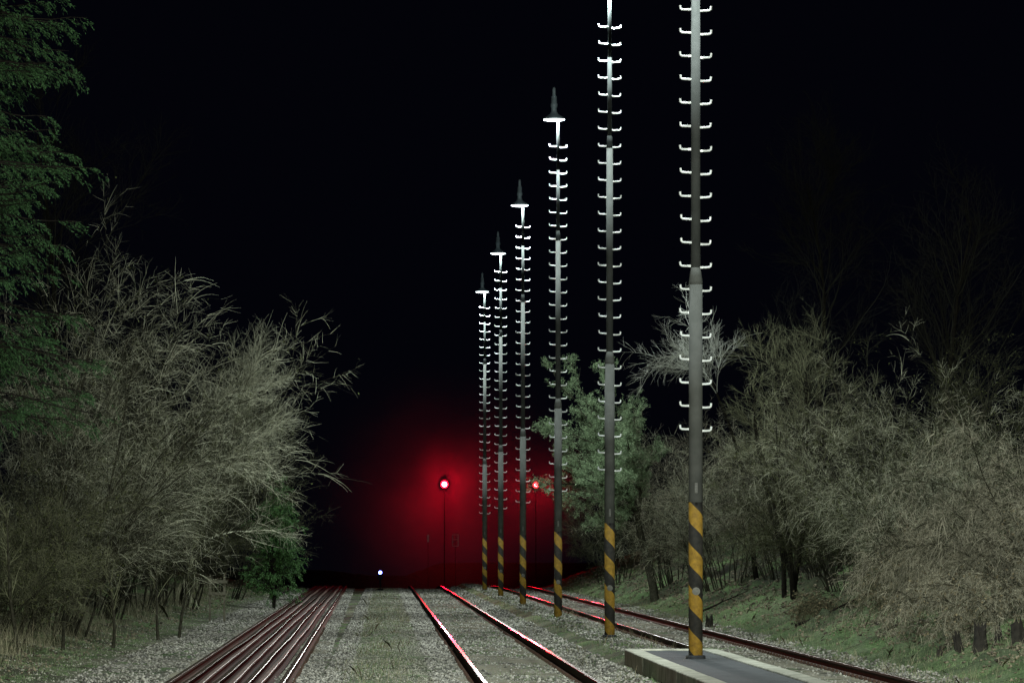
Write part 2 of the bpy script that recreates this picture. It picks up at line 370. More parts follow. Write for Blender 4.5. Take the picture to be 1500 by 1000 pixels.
# ------------------------------------------------------------------ signals
def signal(px, py, Y, label, R0):
    x, _, z = P(px, py, Y); zb = float(hgt(x, Y)); t = thing('railway_signal', label, 'railway signal', (x, Y, zb), 0, 'tall red railway signals')
    H = z-zb
    MB().lathe([(.07,-.2),(.07,.1),(.025,.14),(.016,H+.1)], 14, (0,.10,0)).build('post', M['black'], t, True)
    MB().box((0,.12,.0),(.4,.26,.3),.8).build('foundation', M['black'], t)
    hd = MB(); n = 16; vs = []
    for yy in (.02,.09):
        for i in range(n):
            a = 2*PI*i/n; vs.append((.15*math.cos(a), yy, H+.04+.15*math.sin(a)+(.12 if math.sin(a) > 0 else -.12)))
    fs = [(i,(i+1)%n,n+(i+1)%n,n+i) for i in range(n)]+[tuple(range(n))[::-1], tuple(range(n,2*n))]
    hd.add(vs, fs); head = hd.build('signal_head', M['black'], t)
    nn = 18
    for dz in (-.2,.26):
        l = MB(); l.add([(0,-.01,H+dz)]+[(.05*math.cos(2*PI*i/nn), .012, H+dz+.05*math.sin(2*PI*i/nn)) for i in range(nn)], [(0,i+1,(i+1)%nn+1) for i in range(nn)]); l.build('lens', M['black'], head)
    l = MB(); l.add([(0,-.05,H)]+[(R0*math.cos(2*PI*i/nn), -.01, H+R0*math.sin(2*PI*i/nn)) for i in range(nn)], [(0,i+1,(i+1)%nn+1) for i in range(nn)])
    lens = l.build('lens', M['red_glass'], head)
    r = MB(); r.add([(q*math.cos(2*PI*i/nn), yy, H+q*math.sin(2*PI*i/nn)) for q, yy in ((R0,-.008),(R0+.08,.012)) for i in range(nn)], [(i,(i+1)%nn,nn+(i+1)%nn,nn+i) for i in range(nn)])
    r.build('glow_ring', M['red_glow'], head)  # ring painting the glow round the lamp
    return x, Y, z
YS = 258
s1 = signal(651, 709, YS, 'larger red railway signal shining left of the row of masts', .14)
s2 = signal(785, 710, YS, 'smaller red railway signal shining between the third and fourth masts', .10)
for (x,y,z), e, e2 in ((s1, 1800, 60000),(s2, 700, 22000)):
    ld = bpy.data.lights.new('signal_light','POINT'); ld.energy = e; ld.color = (1,.003,.022); ld.shadow_soft_size = .12
    lo = bpy.data.objects.new('signal_light', ld); C.objects.link(lo); lo.location = (x, y-.38, z)
    ld = bpy.data.lights.new('signal_beam','SPOT'); ld.energy = e2; ld.color = (1,.010,.02); ld.shadow_soft_size = .14; ld.spot_size = math.radians(9); ld.spot_blend = .9
    lo = bpy.data.objects.new('signal_beam', ld); C.objects.link(lo); lo.location = (x, y-.22, z); lo.rotation_euler = (math.radians(-89.3),0,math.radians(0))
x, Y, z = P(557, 838, 214); zb = float(hgt(x,Y))
t = thing('dwarf_signal', 'low dwarf signal with a small blue light between left and middle tracks', 'dwarf signal', (x,Y,zb))
MB().box((0,.1,.04),(.3,.28,.1),.8).build('foundation', M['black'], t)
MB().tube([(0,.1,.1),(0,.1,z-zb-.1)], .03, 10).build('post', M['black'], t)
hd = MB().box((0,.1,z-zb-.1),(.22,.16,.42),.92).build('signal_head', M['black'], t, bevel=.02)
MB().add([(0,-.02,z-zb)]+[(.085*math.cos(2*PI*i/14), .014, z-zb+.085*math.sin(2*PI*i/14)) for i in range(14)], [(0,i+1,(i+1)%14+1) for i in range(14)]).build('lens', M['blue_glass'], hd)
MB().add([(.06*math.cos(2*PI*i/14), .014, z-zb-.2+.06*math.sin(2*PI*i/14)) for i in range(14)], [tuple(range(14))]).build('lens', M['black'], hd)
ld = bpy.data.lights.new('blue_light','POINT'); ld.energy = 4; ld.color = (.1,.15,1); ld.shadow_soft_size = .05
lo = bpy.data.objects.new('blue_light', ld); C.objects.link(lo); lo.location = (x, Y-.25, z)
for px, py, w, h, lb in ((667,791,.36,.68,'small pale outlined marker board on a thin post below the larger red signal'),(627,788,.10,.42,'very narrow pale marker board left of the larger red signal')):
    x, Y, z = P(px, py, 252); zb = float(hgt(x,Y)); t = thing('marker_board', lb, 'sign', (x,Y,zb))
    MB().tube([(0,.03,-.1),(0,.03,z-zb+h/2-.1)], .010, 8).build('post', M['black'], t)
    b = MB()
    if w > .2:
        for s in (-1,1): b.box((s*(w/2-.025),0,z-zb),(.05,.02,h)); b.box((0,0,z-zb+s*(h/2-.025)),(w-.1,.02,.05))
        b.box((0,0,z-zb+.05),(w-.1,.02,.04)); b.build('board', M['white_sign'], t)
    else: b.box((0,0,z-zb),(w,.02,h)).build('board', M['white_sign'], t)
# haze added behind the signals for their glow, densest around the two lamps
mm = bpy.data.materials.new('glow_haze'); mm.use_nodes = True; nt = mm.node_tree; nt.nodes.clear()
N = nt.nodes.new; L = nt.links.new
out = N('ShaderNodeOutputMaterial'); vsn = N('ShaderNodeVolumeScatter'); vsn.inputs['Color'].default_value = (.95,.9,.9,1)
tc = N('ShaderNodeTexCoord'); MC = (4.0, YS+.16, 4.2)
def falloff(sx, sz, R, amp, pwr):
    sb = N('ShaderNodeVectorMath'); sb.operation = 'SUBTRACT'; sb.inputs[1].default_value = (sx-MC[0], 0, sz-MC[2]); L(tc.outputs['Object'], sb.inputs[0])
    ln = N('ShaderNodeVectorMath'); ln.operation = 'LENGTH'; L(sb.outputs[0], ln.inputs[0])
    mr = N('ShaderNodeMapRange'); mr.inputs[1].default_value = 0; mr.inputs[2].default_value = R; mr.inputs[3].default_value = 1; mr.inputs[4].default_value = 0; L(ln.outputs['Value'], mr.inputs[0])
    pw = N('ShaderNodeMath'); pw.operation = 'POWER'; pw.inputs[1].default_value = pwr; L(mr.outputs[0], pw.inputs[0])
    ml = N('ShaderNodeMath'); ml.operation = 'MULTIPLY'; ml.inputs[1].default_value = amp; L(pw.outputs[0], ml.inputs[0]); return ml
a1 = falloff(s1[0]+.4, s1[2]-1.8, 10.5, .042, 2.8); a2 = falloff(s2[0], s2[2]-.6, 6, .05, 3.5); a3 = falloff(s1[0], s1[2], 3.2, .06, 2.5)
ad = N('ShaderNodeMath'); ad.operation = 'ADD'; L(a1.outputs[0], ad.inputs[0]); L(a2.outputs[0], ad.inputs[1])
ad2 = N('ShaderNodeMath'); ad2.operation = 'ADD'; L(ad.outputs[0], ad2.inputs[0]); L(a3.outputs[0], ad2.inputs[1])
nz = N('ShaderNodeTexNoise'); nz.inputs['Scale'].default_value = .28; nz.inputs['Detail'].default_value = 2; L(tc.outputs['Object'], nz.inputs['Vector'])
nr = N('ShaderNodeMapRange'); nr.inputs[1].default_value = .35; nr.inputs[2].default_value = .65; nr.inputs[3].default_value = .55; nr.inputs[4].default_value = 1.35; L(nz.outputs['Fac'], nr.inputs[0])
mu = N('ShaderNodeMath'); mu.operation = 'MULTIPLY'; L(ad2.outputs[0], mu.inputs[0]); L(nr.outputs[0], mu.inputs[1])
L(mu.outputs[0], vsn.inputs['Density']); L(vsn.outputs[0], out.inputs['Volume'])
mo = MB().box((0,4.5,0),(24,9,19)).build('glow_haze', mm, None, False, MC); mo['kind'] = 'structure'; mo['label'] = 'thin haze added behind the red signals for their glow'

# ------------------------------------------------------------------ vegetation engine
def unit(v): return v/(np.linalg.norm(v, axis=-1, keepdims=True)+1e-9)
def paths(rng, start, d, length, K, wig, grav, r0, r1=.3):
    N = len(start); pts = np.zeros((N,K,3)); pts[:,0] = start; seg = (length/(K-1))[:,None]; d = unit(d)
    for k in range(1, K):
        pts[:,k] = pts[:,k-1]+d*seg
        d = unit(d+rng.normal(0, wig, (N,3))+np.array(grav)[None,:])
    R = r0[:,None]*np.linspace(1, r1, K)[None,:]
    return pts, R
def grow(rng, PR, M_, t0, t1, length, spread, bias, K=4, wig=.12, grav=(0,0,0), rr=.55, rmin=.004, fall=.5, r1=.35):
    Pp, Rp = PR; N, Kp = Rp.shape
    idx = rng.integers(0, N, M_); t = rng.uniform(t0, t1, M_); f = t*(Kp-1); i = np.minimum(f.astype(int), Kp-2); w = (f-i)[:,None]
    a = Pp[idx,i]; b = Pp[idx,i+1]; st = a*(1-w)+b*w; tan = unit(b-a)
    r = (Rp[idx,i]*(1-w[:,0])+Rp[idx,i+1]*w[:,0])*rr
    d = unit(tan)+spread*unit(rng.normal(0,1,(M_,3)))+np.array(bias)[None,:]
    L = length*rng.uniform(.5,1.25,M_)*(1-fall*t)
    return paths(rng, st, d, L, K, wig, grav, np.maximum(r, rmin), r1)
def tubes(name, sets, m, parent, sides=3):
    VV = []; FF = []; n0 = 0
    for Pp, R in sets:
        N, K, _ = Pp.shape; T = unit(np.gradient(Pp, axis=1)); ref = np.zeros_like(T); ref[...,1] = 1; ref[np.abs(T[...,1]) > .9] = (1,0,0)
        u = unit(np.cross(T, ref)); w = np.cross(T, u); S = sides
        an = np.arange(S)*2*PI/S
        V = Pp[:,:,None,:]+R[:,:,None,None]*(np.cos(an)[None,None,:,None]*u[:,:,None,:]+np.sin(an)[None,None,:,None]*w[:,:,None,:])
        id_ = np.arange(N*K*S).reshape(N,K,S); nx = np.roll(id_, -1, axis=2)
        F = np.stack([id_[:,:-1], nx[:,:-1], nx[:,1:], id_[:,1:]], -1).reshape(-1,4)+n0
        VV.append(V.reshape(-1,3)); FF.append(F); n0 += N*K*S
    return link(name, np_mesh(name, np.concatenate(VV), np.concatenate(FF), sides > 3), m, parent)
def leaf_geo(rng, pos, d, L, w):
    N = len(pos); d = unit(d); side = unit(np.cross(d, rng.normal(0,1,(N,3)))); L = L[:,None]; 
    V = np.stack([pos, pos+d*L*.5+side*L*w, pos+d*L, pos+d*L*.5-side*L*w], 1)
    F = np.arange(N*4).reshape(N,4); return V.reshape(-1,3), F
def leaf_v(rng, PR, N, L, w, spread, t0=.1, t1=1, bias=(0,0,0), jit=.03):
    Pp, Rp = PR; n, K = Rp.shape; idx = rng.integers(0,n,N); t = rng.uniform(t0,t1,N); f = t*(K-1); i = np.minimum(f.astype(int), K-2); ww = (f-i)[:,None]
    a = Pp[idx,i]; b = Pp[idx,i+1]; pos = a*(1-ww)+b*ww+rng.normal(0,jit,(N,3)); d = unit(b-a)+spread*unit(rng.normal(0,1,(N,3)))+np.array(bias)
    return leaf_geo(rng, pos, d, L*rng.uniform(.6,1.3,N), w)
def leaves(name, rng, PR, N, L, w, spread, m, parent, t0=.1, t1=1, bias=(0,0,0), jit=.03):
    V, F = leaf_v(rng, PR, N, L, w, spread, t0, t1, bias, jit)
    return link(name, np_mesh(name, V, F), m, parent)

def shrub(seed, x, y, H, rad, label, tw, q=1.0, lean=(0,0,0), leafm=None, nleaf=0, droop=-.05, n0=26, bark='bark', base=.7, rmin=.005, group=None, t1len=.42, leafL=.045):
    rng = np.random.default_rng(seed); t = thing('bare_shrub', label, 'shrub', (x, y, float(hgt(x,y))-.05), 0, group)
    ang = rng.uniform(0, 2*PI, n0); rr = base*np.sqrt(rng.uniform(0,1,n0))
    st = np.stack([rr*np.cos(ang), rr*np.sin(ang), np.zeros(n0)], 1)
    hd = rad/H
    d = np.stack([np.cos(ang)*hd*rng.uniform(.2,1.2,n0), np.sin(ang)*hd*rng.uniform(.2,1.2,n0), np.ones(n0)], 1)+np.array(lean)
    s0 = paths(rng, st, d, H*rng.uniform(.45,1.12,n0), 10, .09, (lean[0]*.08,0,droop), np.full(n0, .008+.003*H)*rng.uniform(.6,1.2,n0), .25)
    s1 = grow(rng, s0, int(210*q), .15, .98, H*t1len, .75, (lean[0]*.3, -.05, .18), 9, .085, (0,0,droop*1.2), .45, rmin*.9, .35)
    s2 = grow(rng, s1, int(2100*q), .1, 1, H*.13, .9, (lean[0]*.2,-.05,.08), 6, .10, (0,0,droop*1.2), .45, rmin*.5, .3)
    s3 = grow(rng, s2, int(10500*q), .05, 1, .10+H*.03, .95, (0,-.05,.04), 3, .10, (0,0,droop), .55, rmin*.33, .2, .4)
    # outermost long shoots; the light they catch is put into the twig colour
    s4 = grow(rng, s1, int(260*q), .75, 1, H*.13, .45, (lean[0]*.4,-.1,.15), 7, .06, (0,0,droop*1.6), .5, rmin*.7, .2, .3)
    tubes('stems', [s0, s1], M[bark], t, 5); tubes('branches', [s2], M['twig_shaded'], t, 3); tubes('twigs', [s3, s4], M[tw], t, 3)  # stems and branches darker than twigs: inner shade put into the colours
    if leafm: leaves('foliage', rng, s2, nleaf, leafL, .3, 1.2, M[leafm], t, jit=.06)
    return t
def tree(seed, x, y, H, rad, label, tw, bark, q=1.0, lean=(0,0,0), clear=.25, rmin=.006, leafm=None, nleaf=0, group='bare trees', r0=.14, droop=.0, ns=1, n1=30, sprd=.22):
    rng = np.random.default_rng(seed); t = thing('bare_tree', label, 'tree', (x, y, float(hgt(x,y))-.1), 0, group)
    off = rng.normal(0,.3,(ns,3))*(ns > 1); off[:,2] = 0
    dd = np.array([[lean[0]*.5, 0, 1.0]]).repeat(ns,0)+rng.normal(0,sprd,(ns,3))*(ns > 1)
    s0 = paths(rng, off, dd, H*rng.uniform(.8,.95,ns), 14, .06, (lean[0]*.03,0,.03), np.full(ns,r0)*rng.uniform(.6,1,ns), .25)
    s1 = grow(rng, s0, n1, clear, .97, H*.42, .9, (lean[0]*.5,0,.3), 9, .12, (lean[0]*.05,0,.03+droop), .5, .014, .55, .2)
    s2 = grow(rng, s1, int(300*q), .15, 1, H*.18, .8, (lean[0]*.3,0,.15), 6, .11, (0,0,.02+droop), .45, rmin*.9, .4, .3)
    s3 = grow(rng, s2, int(1900*q), .1, 1, H*.085, .8, (0,0,.1), 5, .10, (0,0,droop), .5, rmin*.65, .3)
    s4 = grow(rng, s3, int(6000*q), .1, 1, H*.035, .8, (0,0,.05), 3, .1, (0,0,droop), .6, rmin*.42, .3, .5)
    if ns > 1:
        tubes('trunk', [s0, s1], M[bark], t, 8); tubes('crown', [s2, s3, s4], M[tw], t, 3)
    else:
        tubes('trunk', [s0], M[bark], t, 10); tubes('crown', [s1, s2, s3, s4], M[tw], t, 3)
    if leafm: leaves('foliage', rng, s3, nleaf, .06, .3, 1.2, M[leafm], t)
    return t

def spruce(seed, x, y, H, R, label, nb=320, nn=340000):
    rng = np.random.default_rng(seed); t = thing('spruce_tree', label, 'tree', (x,y,float(hgt(x,y))-.1))
    s0 = paths(rng, np.zeros((1,3)), np.array([[0,0,1.]]), np.array([H]), 14, .01, (0,0,.05), np.array([.2]), .08)
    z = H*(.17+.81*rng.uniform(0,1,nb)); a = rng.uniform(-PI*.6,PI*.6,nb)-.3; L = R*((1-z/H)**.3)*rng.uniform(.5,1.2,nb)+.25
    st = np.stack([0*z,0*z,z],1); d = np.stack([np.cos(a),np.sin(a), .12+0*a],1)
    s1 = paths(rng, st, d, L, 9, .05, (0,0,-.09), np.full(nb,.03), .2)
    s1[0][:,6:,2] += np.linspace(.06,.30,3)[None,:]
    s2 = grow(rng, s1, 7000, .2, 1, .50, .45, (.15,0,-.55), 6, .05, (0,0,-.12), .4, .006, .35)
    s3 = grow(rng, s2, 19000, .05, 1, .15, .5, (.12,0,-.1), 3, .06, (0,0,0), .5, .003, .3)
    tubes('trunk', [s0], M['bark_dark'], t, 10); tubes('branches', [s1, s2], M['bark_dark'], t, 3)
    V1, F1 = leaf_v(rng, s3, nn*2//3, .040, .11, .55, 0, 1, (0,0,0), .002)
    V2, F2 = leaf_v(rng, s2, nn//3, .042, .11, .65, 0, 1, (0,0,0), .002)
    link('foliage', np_mesh('foliage', np.concatenate([V1,V2]), np.concatenate([F1, F2+len(V1)])), M['needle_dark'], t)
    return t
spruce(5, -7.2, 74, 22, 2.5, 'tall dark green spruce with drooping branches at the left edge')

def pine(seed, x, y, label):
    rng = np.random.default_rng(seed); t = thing('pine_tree', label, 'tree', (x,y,float(hgt(x,y))-.1))
    s0 = paths(rng, np.zeros((1,3)), np.array([[-.10,0,1.]]), np.array([5.9]), 12, .05, (-.02,0,.04), np.array([.15]), .35)
    s1 = grow(rng, s0, 46, .45, .97, 2.5, .9, (-.5,-.2,-.10), 9, .13, (0,0,.0), .5, .02, -.15, .25)
    s2 = grow(rng, s1, 1100, .2, 1, .60, .9, (-.1,-.1,.06), 5, .12, (0,0,.0), .5, .008, .3)
    s3 = grow(rng, s2, 5000, .1, 1, .24, .9, (0,0,.05), 3, .1, (0,0,0), .5, .005, .3)
    tubes('trunk', [s0], M['bark'], t, 10); tubes('branches', [s1, s2], M['bark'], t, 4)
    leaves('foliage', rng, s3, 130000, .080, .065, 1.3, M['needle_pale'], t, .0, 1, (0,0,.05), .03)
pine(8, 8.9, 150, 'pale green pine reaching out over the right track behind the second mast')

# ---- left side
G1 = 'bare shrubs on the left of the tracks'; G2 = 'bare shrubs on the bank right of the tracks'
shrub(11, -6.5, 90, 7.1, 2.7, 'tall pale bare shrub arching towards the tracks beside the spruce', 'twig_pale', 1.8, (.24,0,0), 'leaf_olive', 4000, -.06, 34, group=G1)
shrub(12, -6.6, 104, 5.4, 1.8, 'olive bare shrub right behind the tall pale one on the left', 'twig_dim', 1.1, (.10,0,0), 'leaf_olive', 8000, -.05, 24, group=G1)
shrub(13, -6.9, 80, 2.6, 1.5, 'low tangled shrub in front of the spruce at the left edge', 'twig_olive', .9, (.1,0,0), 'leaf_olive', 4000, -.07, 24, group=G1)
shrub(14, -7.0, 84, 4.0, 1.8, 'dense olive thicket shrub below the spruce branches', 'twig_olive', 1.1, (.1,0,0), 'leaf_olive', 8000, -.06, 24, group=G1)
shrub(15, -6.4, 120, 4.0, 1.6, 'mid-height olive shrub near the old wooden frame', 'twig_dim', 1.0, (.1,0,0), 'leaf_olive', 7000, -.05, 24, group=G1)
shrub(16, -6.3, 138, 6.0, 1.9, 'dim bushy shrub under the leaning bare tree on the left', 'twig_dim', 1.0, (.08,0,0), 'leaf_olive', 8000, -.04, 24, rmin=.006, group=G1)
tree(17, -6.4, 146, 8.9, 3, 'bare tree leaning right over the left track with fanned pale twigs', 'twig_pale', 'bark', 1.0, (.46,0,0), .25, .007, group='bare trees on the left of the tracks', n1=24)
shrub(18, -5.9, 170, 5.6, 1.8, 'farthest dim shrub at the left of the tracks', 'twig_dim', .8, (.12,0,0), 'leaf_olive', 6000, -.04, 22, rmin=.007, group=G1)
tree(19, -9.5, 125, 14, 4, 'tall nearly black bare tree behind the pale shrub on the left', 'twig_dark', 'bark_dark', .6, group='bare trees on the left of the tracks', rmin=.008)
tree(20, -8.6, 165, 13, 4, 'tall nearly black bare tree behind the leaning one on the left', 'twig_dark', 'bark_dark', .6, group='bare trees on the left of the tracks', rmin=.009)
def evergreen(seed, x, y, H, R, label):
    rng = np.random.default_rng(seed); t = thing('evergreen_shrub', label, 'shrub', (x,y,float(hgt(x,y))-.1)); n = 12
    a = rng.uniform(0,2*PI,n)
    s0 = paths(rng, np.zeros((n,3)), np.stack([np.cos(a)*.12,np.sin(a)*.12,1+0*a],1), H*rng.uniform(.6,1,n), 8, .04, (0,0,0), np.full(n,.03), .3)
    s1 = grow(rng, s0, 200, .1, 1, R, 1.1, (.1,0,0), 6, .10, (0,0,-.14), .5, .008, .75)
    s2 = grow(rng, s1, 1400, .1, 1, .35, .7, (0,0,-.6), 4, .10, (0,0,-.15), .5, .006, .3)
    tubes('stems', [s0, s1], M['bark_dark'], t, 4); leaves('foliage', rng, s2, 26000, .08, .16, .8, M['leaf_green'], t, 0, 1, (0,0,-.2), .02)
evergreen(21, -3.6, 150, 5.0, 1.3, 'green conifer shrub at the far end of the left shrubs')

# ---- right side
GT = 'bare trees on the bank right of the tracks'
shrub(31, 10.2, 160, 5.4, 1.7, 'pale bare shrub under the pine behind the second mast', 'twig_tan', 1.1, (-.05,0,0), None, 0, -.06, 24, rmin=.0065, group=G2)
shrub(32, 10.4, 139, 4.8, 1.6, 'pale bare shrub just left of the nearest mast', 'twig_pale', 1.2, (-.12,0,0), None, 0, -.08, 24, rmin=.006, group=G2)
tree(33, 11.2, 137, 8.8, 3, 'bare tree with near-white twigs behind the nearest mast', 'twig_white', 'bark_dark', .2, (-.34,0,0), .72, .009, r0=.1, group=GT, n1=7, droop=-.05)
tree(34, 10.1, 113, 5.6, 3, 'multi-stemmed dark trunked tree right of the nearest mast', 'twig_olive', 'bark_dark', .5, (-.10,0,0), .45, .005, r0=.085, group=GT, ns=4, sprd=.2)
tree(45, 12.2, 121, 6.6, 3, 'dark leaning bare tree behind the multi-stemmed dark one', 'twig_olive', 'bark_dark', .6, (-.3,0,0), .4, .005, r0=.11, group=GT, ns=3)
shrub(35, 11.4, 130, 4.6, 1.8, 'pale shrub behind the foot of the multi-stemmed dark tree', 'twig_tan', 1.2, (-.1,0,0), None, 0, -.08, 24, rmin=.0055, group=G2)
shrub(46, 11.1, 118, 3.2, 1.5, 'low pale tangle between the dark multi-stemmed tree and the bank', 'twig_olive', 1.0, (-.1,0,0), 'leaf_olive', 4000, -.10, 22, rmin=.005, group=G2)
shrub(36, 11.5, 96, 4.7, 2.0, 'large rounded olive shrub on the bank above the rotten stumps', 'twig_pale', 1.7, (-.05,0,0), 'leaf_olive', 8000, -.10, 30, group=G2)
shrub(37, 13.3, 102, 4.6, 1.9, 'olive shrub behind the large rounded one at the right', 'twig_dim', 1.1, (-.05,0,0), 'leaf_olive', 8000, -.08, 26, group=G2)
shrub(38, 11.0, 107, 2.9, 1.4, 'mid-sized olive shrub between the dark stems and the large rounded shrub', 'twig_dim', .9, (-.05,0,0), 'leaf_olive', 5000, -.11, 22, group=G2)
shrub(39, 11.0, 76, 3.7, 1.8, 'pale shrub with hanging twigs at the right edge', 'twig_tan', 1.8, (-.14,0,0), None, 0, -.18, 30, group=G2)
shrub(40, 10.5, 80, 2.2, 1.6, 'low dense pale brush in front of the right edge thicket', 'twig_tan', 1.4, (-.15,0,0), 'leaf_tan', 3500, -.18, 26, group=G2)
shrub(47, 10.25, 73.5, 1.8, 1.5, 'pale dry brush hanging over the row of stumps', 'twig_tan', 1.2, (-.2,0,0), 'leaf_tan', 2500, -.20, 24, group=G2)
shrub(48, 10.6, 88, 1.5, 1.4, 'low brown bramble tangle on the bank left of the stumps', 'twig_olive', .7, (-.15,0,0), 'leaf_tan', 3500, -.22, 22, group=G2)
shrub(49, 10.3, 100, 1.3, 1.3, 'low bramble tangle on the bank below the dark stems', 'twig_olive', .6, (-.15,0,0), 'leaf_tan', 3000, -.22, 20, group=G2)
shrub(41, 9.6, 190, 4.0, 1.6, 'farthest dim shrub at the foot of the bank', 'twig_dim', .8, (-.1,0,0), 'leaf_olive', 3000, -.05, 20, rmin=.008, group=G2)
shrub(42, 12.8, 112, 4.0, 1.7, 'olive shrub half hidden behind the large rounded one', 'twig_dim', .9, (0,0,0), 'leaf_olive', 6000, -.07, 24, group=G2)
tree(43, 14.5, 150, 13, 4, 'tall nearly black bare tree on top of the bank behind the nearest mast', 'twig_dark', 'bark_dark', .6, rmin=.008, group=GT)
tree(44, 15.5, 128, 10.5, 4, 'tall nearly black bare tree behind the large rounded shrub', 'twig_dark', 'bark_dark', .6, rmin=.008, group=GT)

# ------------------------------------------------------------------ ground scatter
def stones(name, seed, N, regions, smin, smax, m, y0=57, y1=232):
    rng = np.random.default_rng(seed); Y = y0*(y1/y0)**rng.uniform(0,1,N); ch = rng.integers(0, len(regions), N); rg = np.array(regions)
    X = rng.uniform(rg[ch,0], rg[ch,1]); X = X+np.where(X < -.9, -.0033*(Y-60)*(X>-4), 0); Z = hgt(X, Y)
    s = rng.uniform(smin, smax, N)*(1+Y/260)
    B = np.array([[1,0,0],[-1,0,0],[0,1,0],[0,-1,0],[0,0,1],[0,0,-1]], float)
    V = B[None]*(rng.uniform(.55,1.1,(N,6,1)))*s[:,None,None]; V[:,:,2] *= .65
    V += rng.normal(0,.18,(N,6,3))*s[:,None,None]
    a = rng.uniform(0,2*PI,N); c, sn = np.cos(a)[:,None], np.sin(a)[:,None]
    x = V[:,:,0]*c-V[:,:,1]*sn; y = V[:,:,0]*sn+V[:,:,1]*c
    V = np.stack([x,y,V[:,:,2]],-1)+np.stack([X,Y,Z+s*.2],-1)[:,None,:]
    T = np.array([[0,2,4],[2,1,4],[1,3,4],[3,0,4],[2,0,5],[1,2,5],[3,1,5],[0,3,5]])
    F = (T[None]+6*np.arange(N)[:,None,None]).reshape(-1,3)
    o = link(name, np_mesh(name, V, F), m); o['kind'] = 'stuff'; return o
o = stones('ballast', 51, 90000, [(-4.6,-3.0),(-1.3,-.5),(.7,1.4),(1.3,2.9),(2.8,3.6),(3.9,5.6),(5.3,7.4),(7,8.3),(-3.2,-1.0)], .012, .036, M['stone']); o['label'] = 'loose grey track ballast stones'; o['category'] = 'gravel'
o = stones('gravel', 52, 48000, [(-.7,1.0),(-6.4,-3.6),(-1.1,1.4)], .006, .020, M['stone_fine']); o['label'] = 'fine gravel on the path between left and middle tracks'; o['category'] = 'gravel'
o = stones('leaf_litter', 53, 30000, [(8.6,13),(9.2,11.5),(9,10.6),(-8.5,-5.2)], .010, .042, M['litter']); o['label'] = 'dead leaves and clods under the shrubs'; o['category'] = 'leaf litter'
def grass(name, seed, N, regions, h0, h1, w, m, clump=.25, y0=58, y1=230, nper=14):
    rng = np.random.default_rng(seed); nt_ = N//nper; Yc = y0*(y1/y0)**rng.uniform(0,1,nt_); ch = rng.integers(0,len(regions),nt_); rg = np.array(regions)
    Xc = rng.uniform(rg[ch,0], rg[ch,1]); hs = rng.uniform(.35,1.2,nt_)
    X = np.repeat(Xc,nper)+rng.normal(0,clump*.4,nt_*nper); Y = np.repeat(Yc,nper)+rng.normal(0,clump*.4,nt_*nper); n = len(X)
    H = np.repeat(hs,nper)*rng.uniform(h0,h1,n); Z = hgt(X,Y)
    b = np.stack([X,Y,Z-.01],-1); a = rng.uniform(0,2*PI,n); side = np.stack([np.cos(a),np.sin(a),0*a],-1)*(w*(1+Y/150))[:,None]
    ln = rng.normal(0,.4,(n,2)); mid = b+np.stack([ln[:,0]*H*.35,ln[:,1]*H*.35,H*.6],-1); tip = b+np.stack([ln[:,0]*H,ln[:,1]*H,H],-1)
    V = np.stack([b-side,b+side,mid+side*.6,tip,mid-side*.6],1); F = np.arange(n*5).reshape(n,5)
    o = link(name, np_mesh(name, V, F), m); o['kind'] = 'stuff'; return o
o = grass('grass', 61, 95000, [(8.0,11),(7.9,9.8),(8.2,10.5),(8.2,10),(-6.6,-4.8),(3.7,5.0),(-6,-5),(-.6,.5),(1.5,2.7)], .015, .07, .003, M['blade']); o['label'] = 'short green grass on the bank and verges'; o['category'] = 'grass'
o = grass('tall_dry_grass', 62, 9000, [(-7.8,-5.9),(-7.0,-5.9)], .15, .6, .0016, M['blade_dry'], .5, 68, 170, 10); o['label'] = 'tall dry grass under the left shrubs'; o['category'] = 'grass'
o = grass('dry_weeds', 63, 14000, [(9.2,12),(8.8,10.8),(8.4,9.6),(7.6,8.4),(3.2,5.4),(-.6,.6)], .05, .28, .0016, M['blade_dry'], .3, 62, 200); o['label'] = 'dry weeds on the right bank and between the tracks'; o['category'] = 'weeds'

# ------------------------------------------------------------------ stumps, fallen branches, frame, saplings
def stump(seed, px, py, Y, h, r, label):
    rng = np.random.default_rng(seed); x, _, z = P(px, py, Y); z = float(hgt(x,Y)); n = 14; vs = []; fs = []
    off = rng.uniform(.75,1.2,n); top = rng.uniform(.45,1.15,n)*h; ln = rng.normal(0,.15,2)
    rings = [(1.5,-.1),(1.15,.12),(.95,.5),(.85,1.0),(.55,.8),(.15,.55)]
    for ri, (k, f) in enumerate(rings):
        for i in range(n):
            a = 2*PI*i/n; q = r*k*off[i]*(1+.08*rng.normal()); zz = (top[i]*f if f > 0 else -.1); vs.append((q*math.cos(a)+ln[0]*zz, q*math.sin(a)+ln[1]*zz, zz))
    for k in range(len(rings)-1):
        for i in range(n): j=(i+1)%n; fs.append((k*n+i,k*n+j,(k+1)*n+j,(k+1)*n+i))
    fs.append(tuple(range((len(rings)-1)*n, len(rings)*n)))
    o = MB().add(vs, fs).build('tree_stump', M['stump'], None, False, (x,Y,z)); tag(o, label, 'tree stump', 'dark rotten stumps on the right bank')
for i, a in enumerate([(1378,935,73,.18,.05,'leftmost small dark stump of the row on the right bank'),(1405,940,72,.30,.07,'dark broken stump second from the left in the row on the bank'),
    (1436,940,71.5,.44,.11,'largest jagged dark stump in the row on the right bank'),(1462,938,71.8,.24,.06,'dark stump just right of the largest jagged one'),(1492,930,71,.38,.09,'dark stump cut off by the right edge of the picture'),
    (1040,875,112,.30,.09,'lone dark stump on the bank right behind the nearest mast')]): stump(70+i, *a)
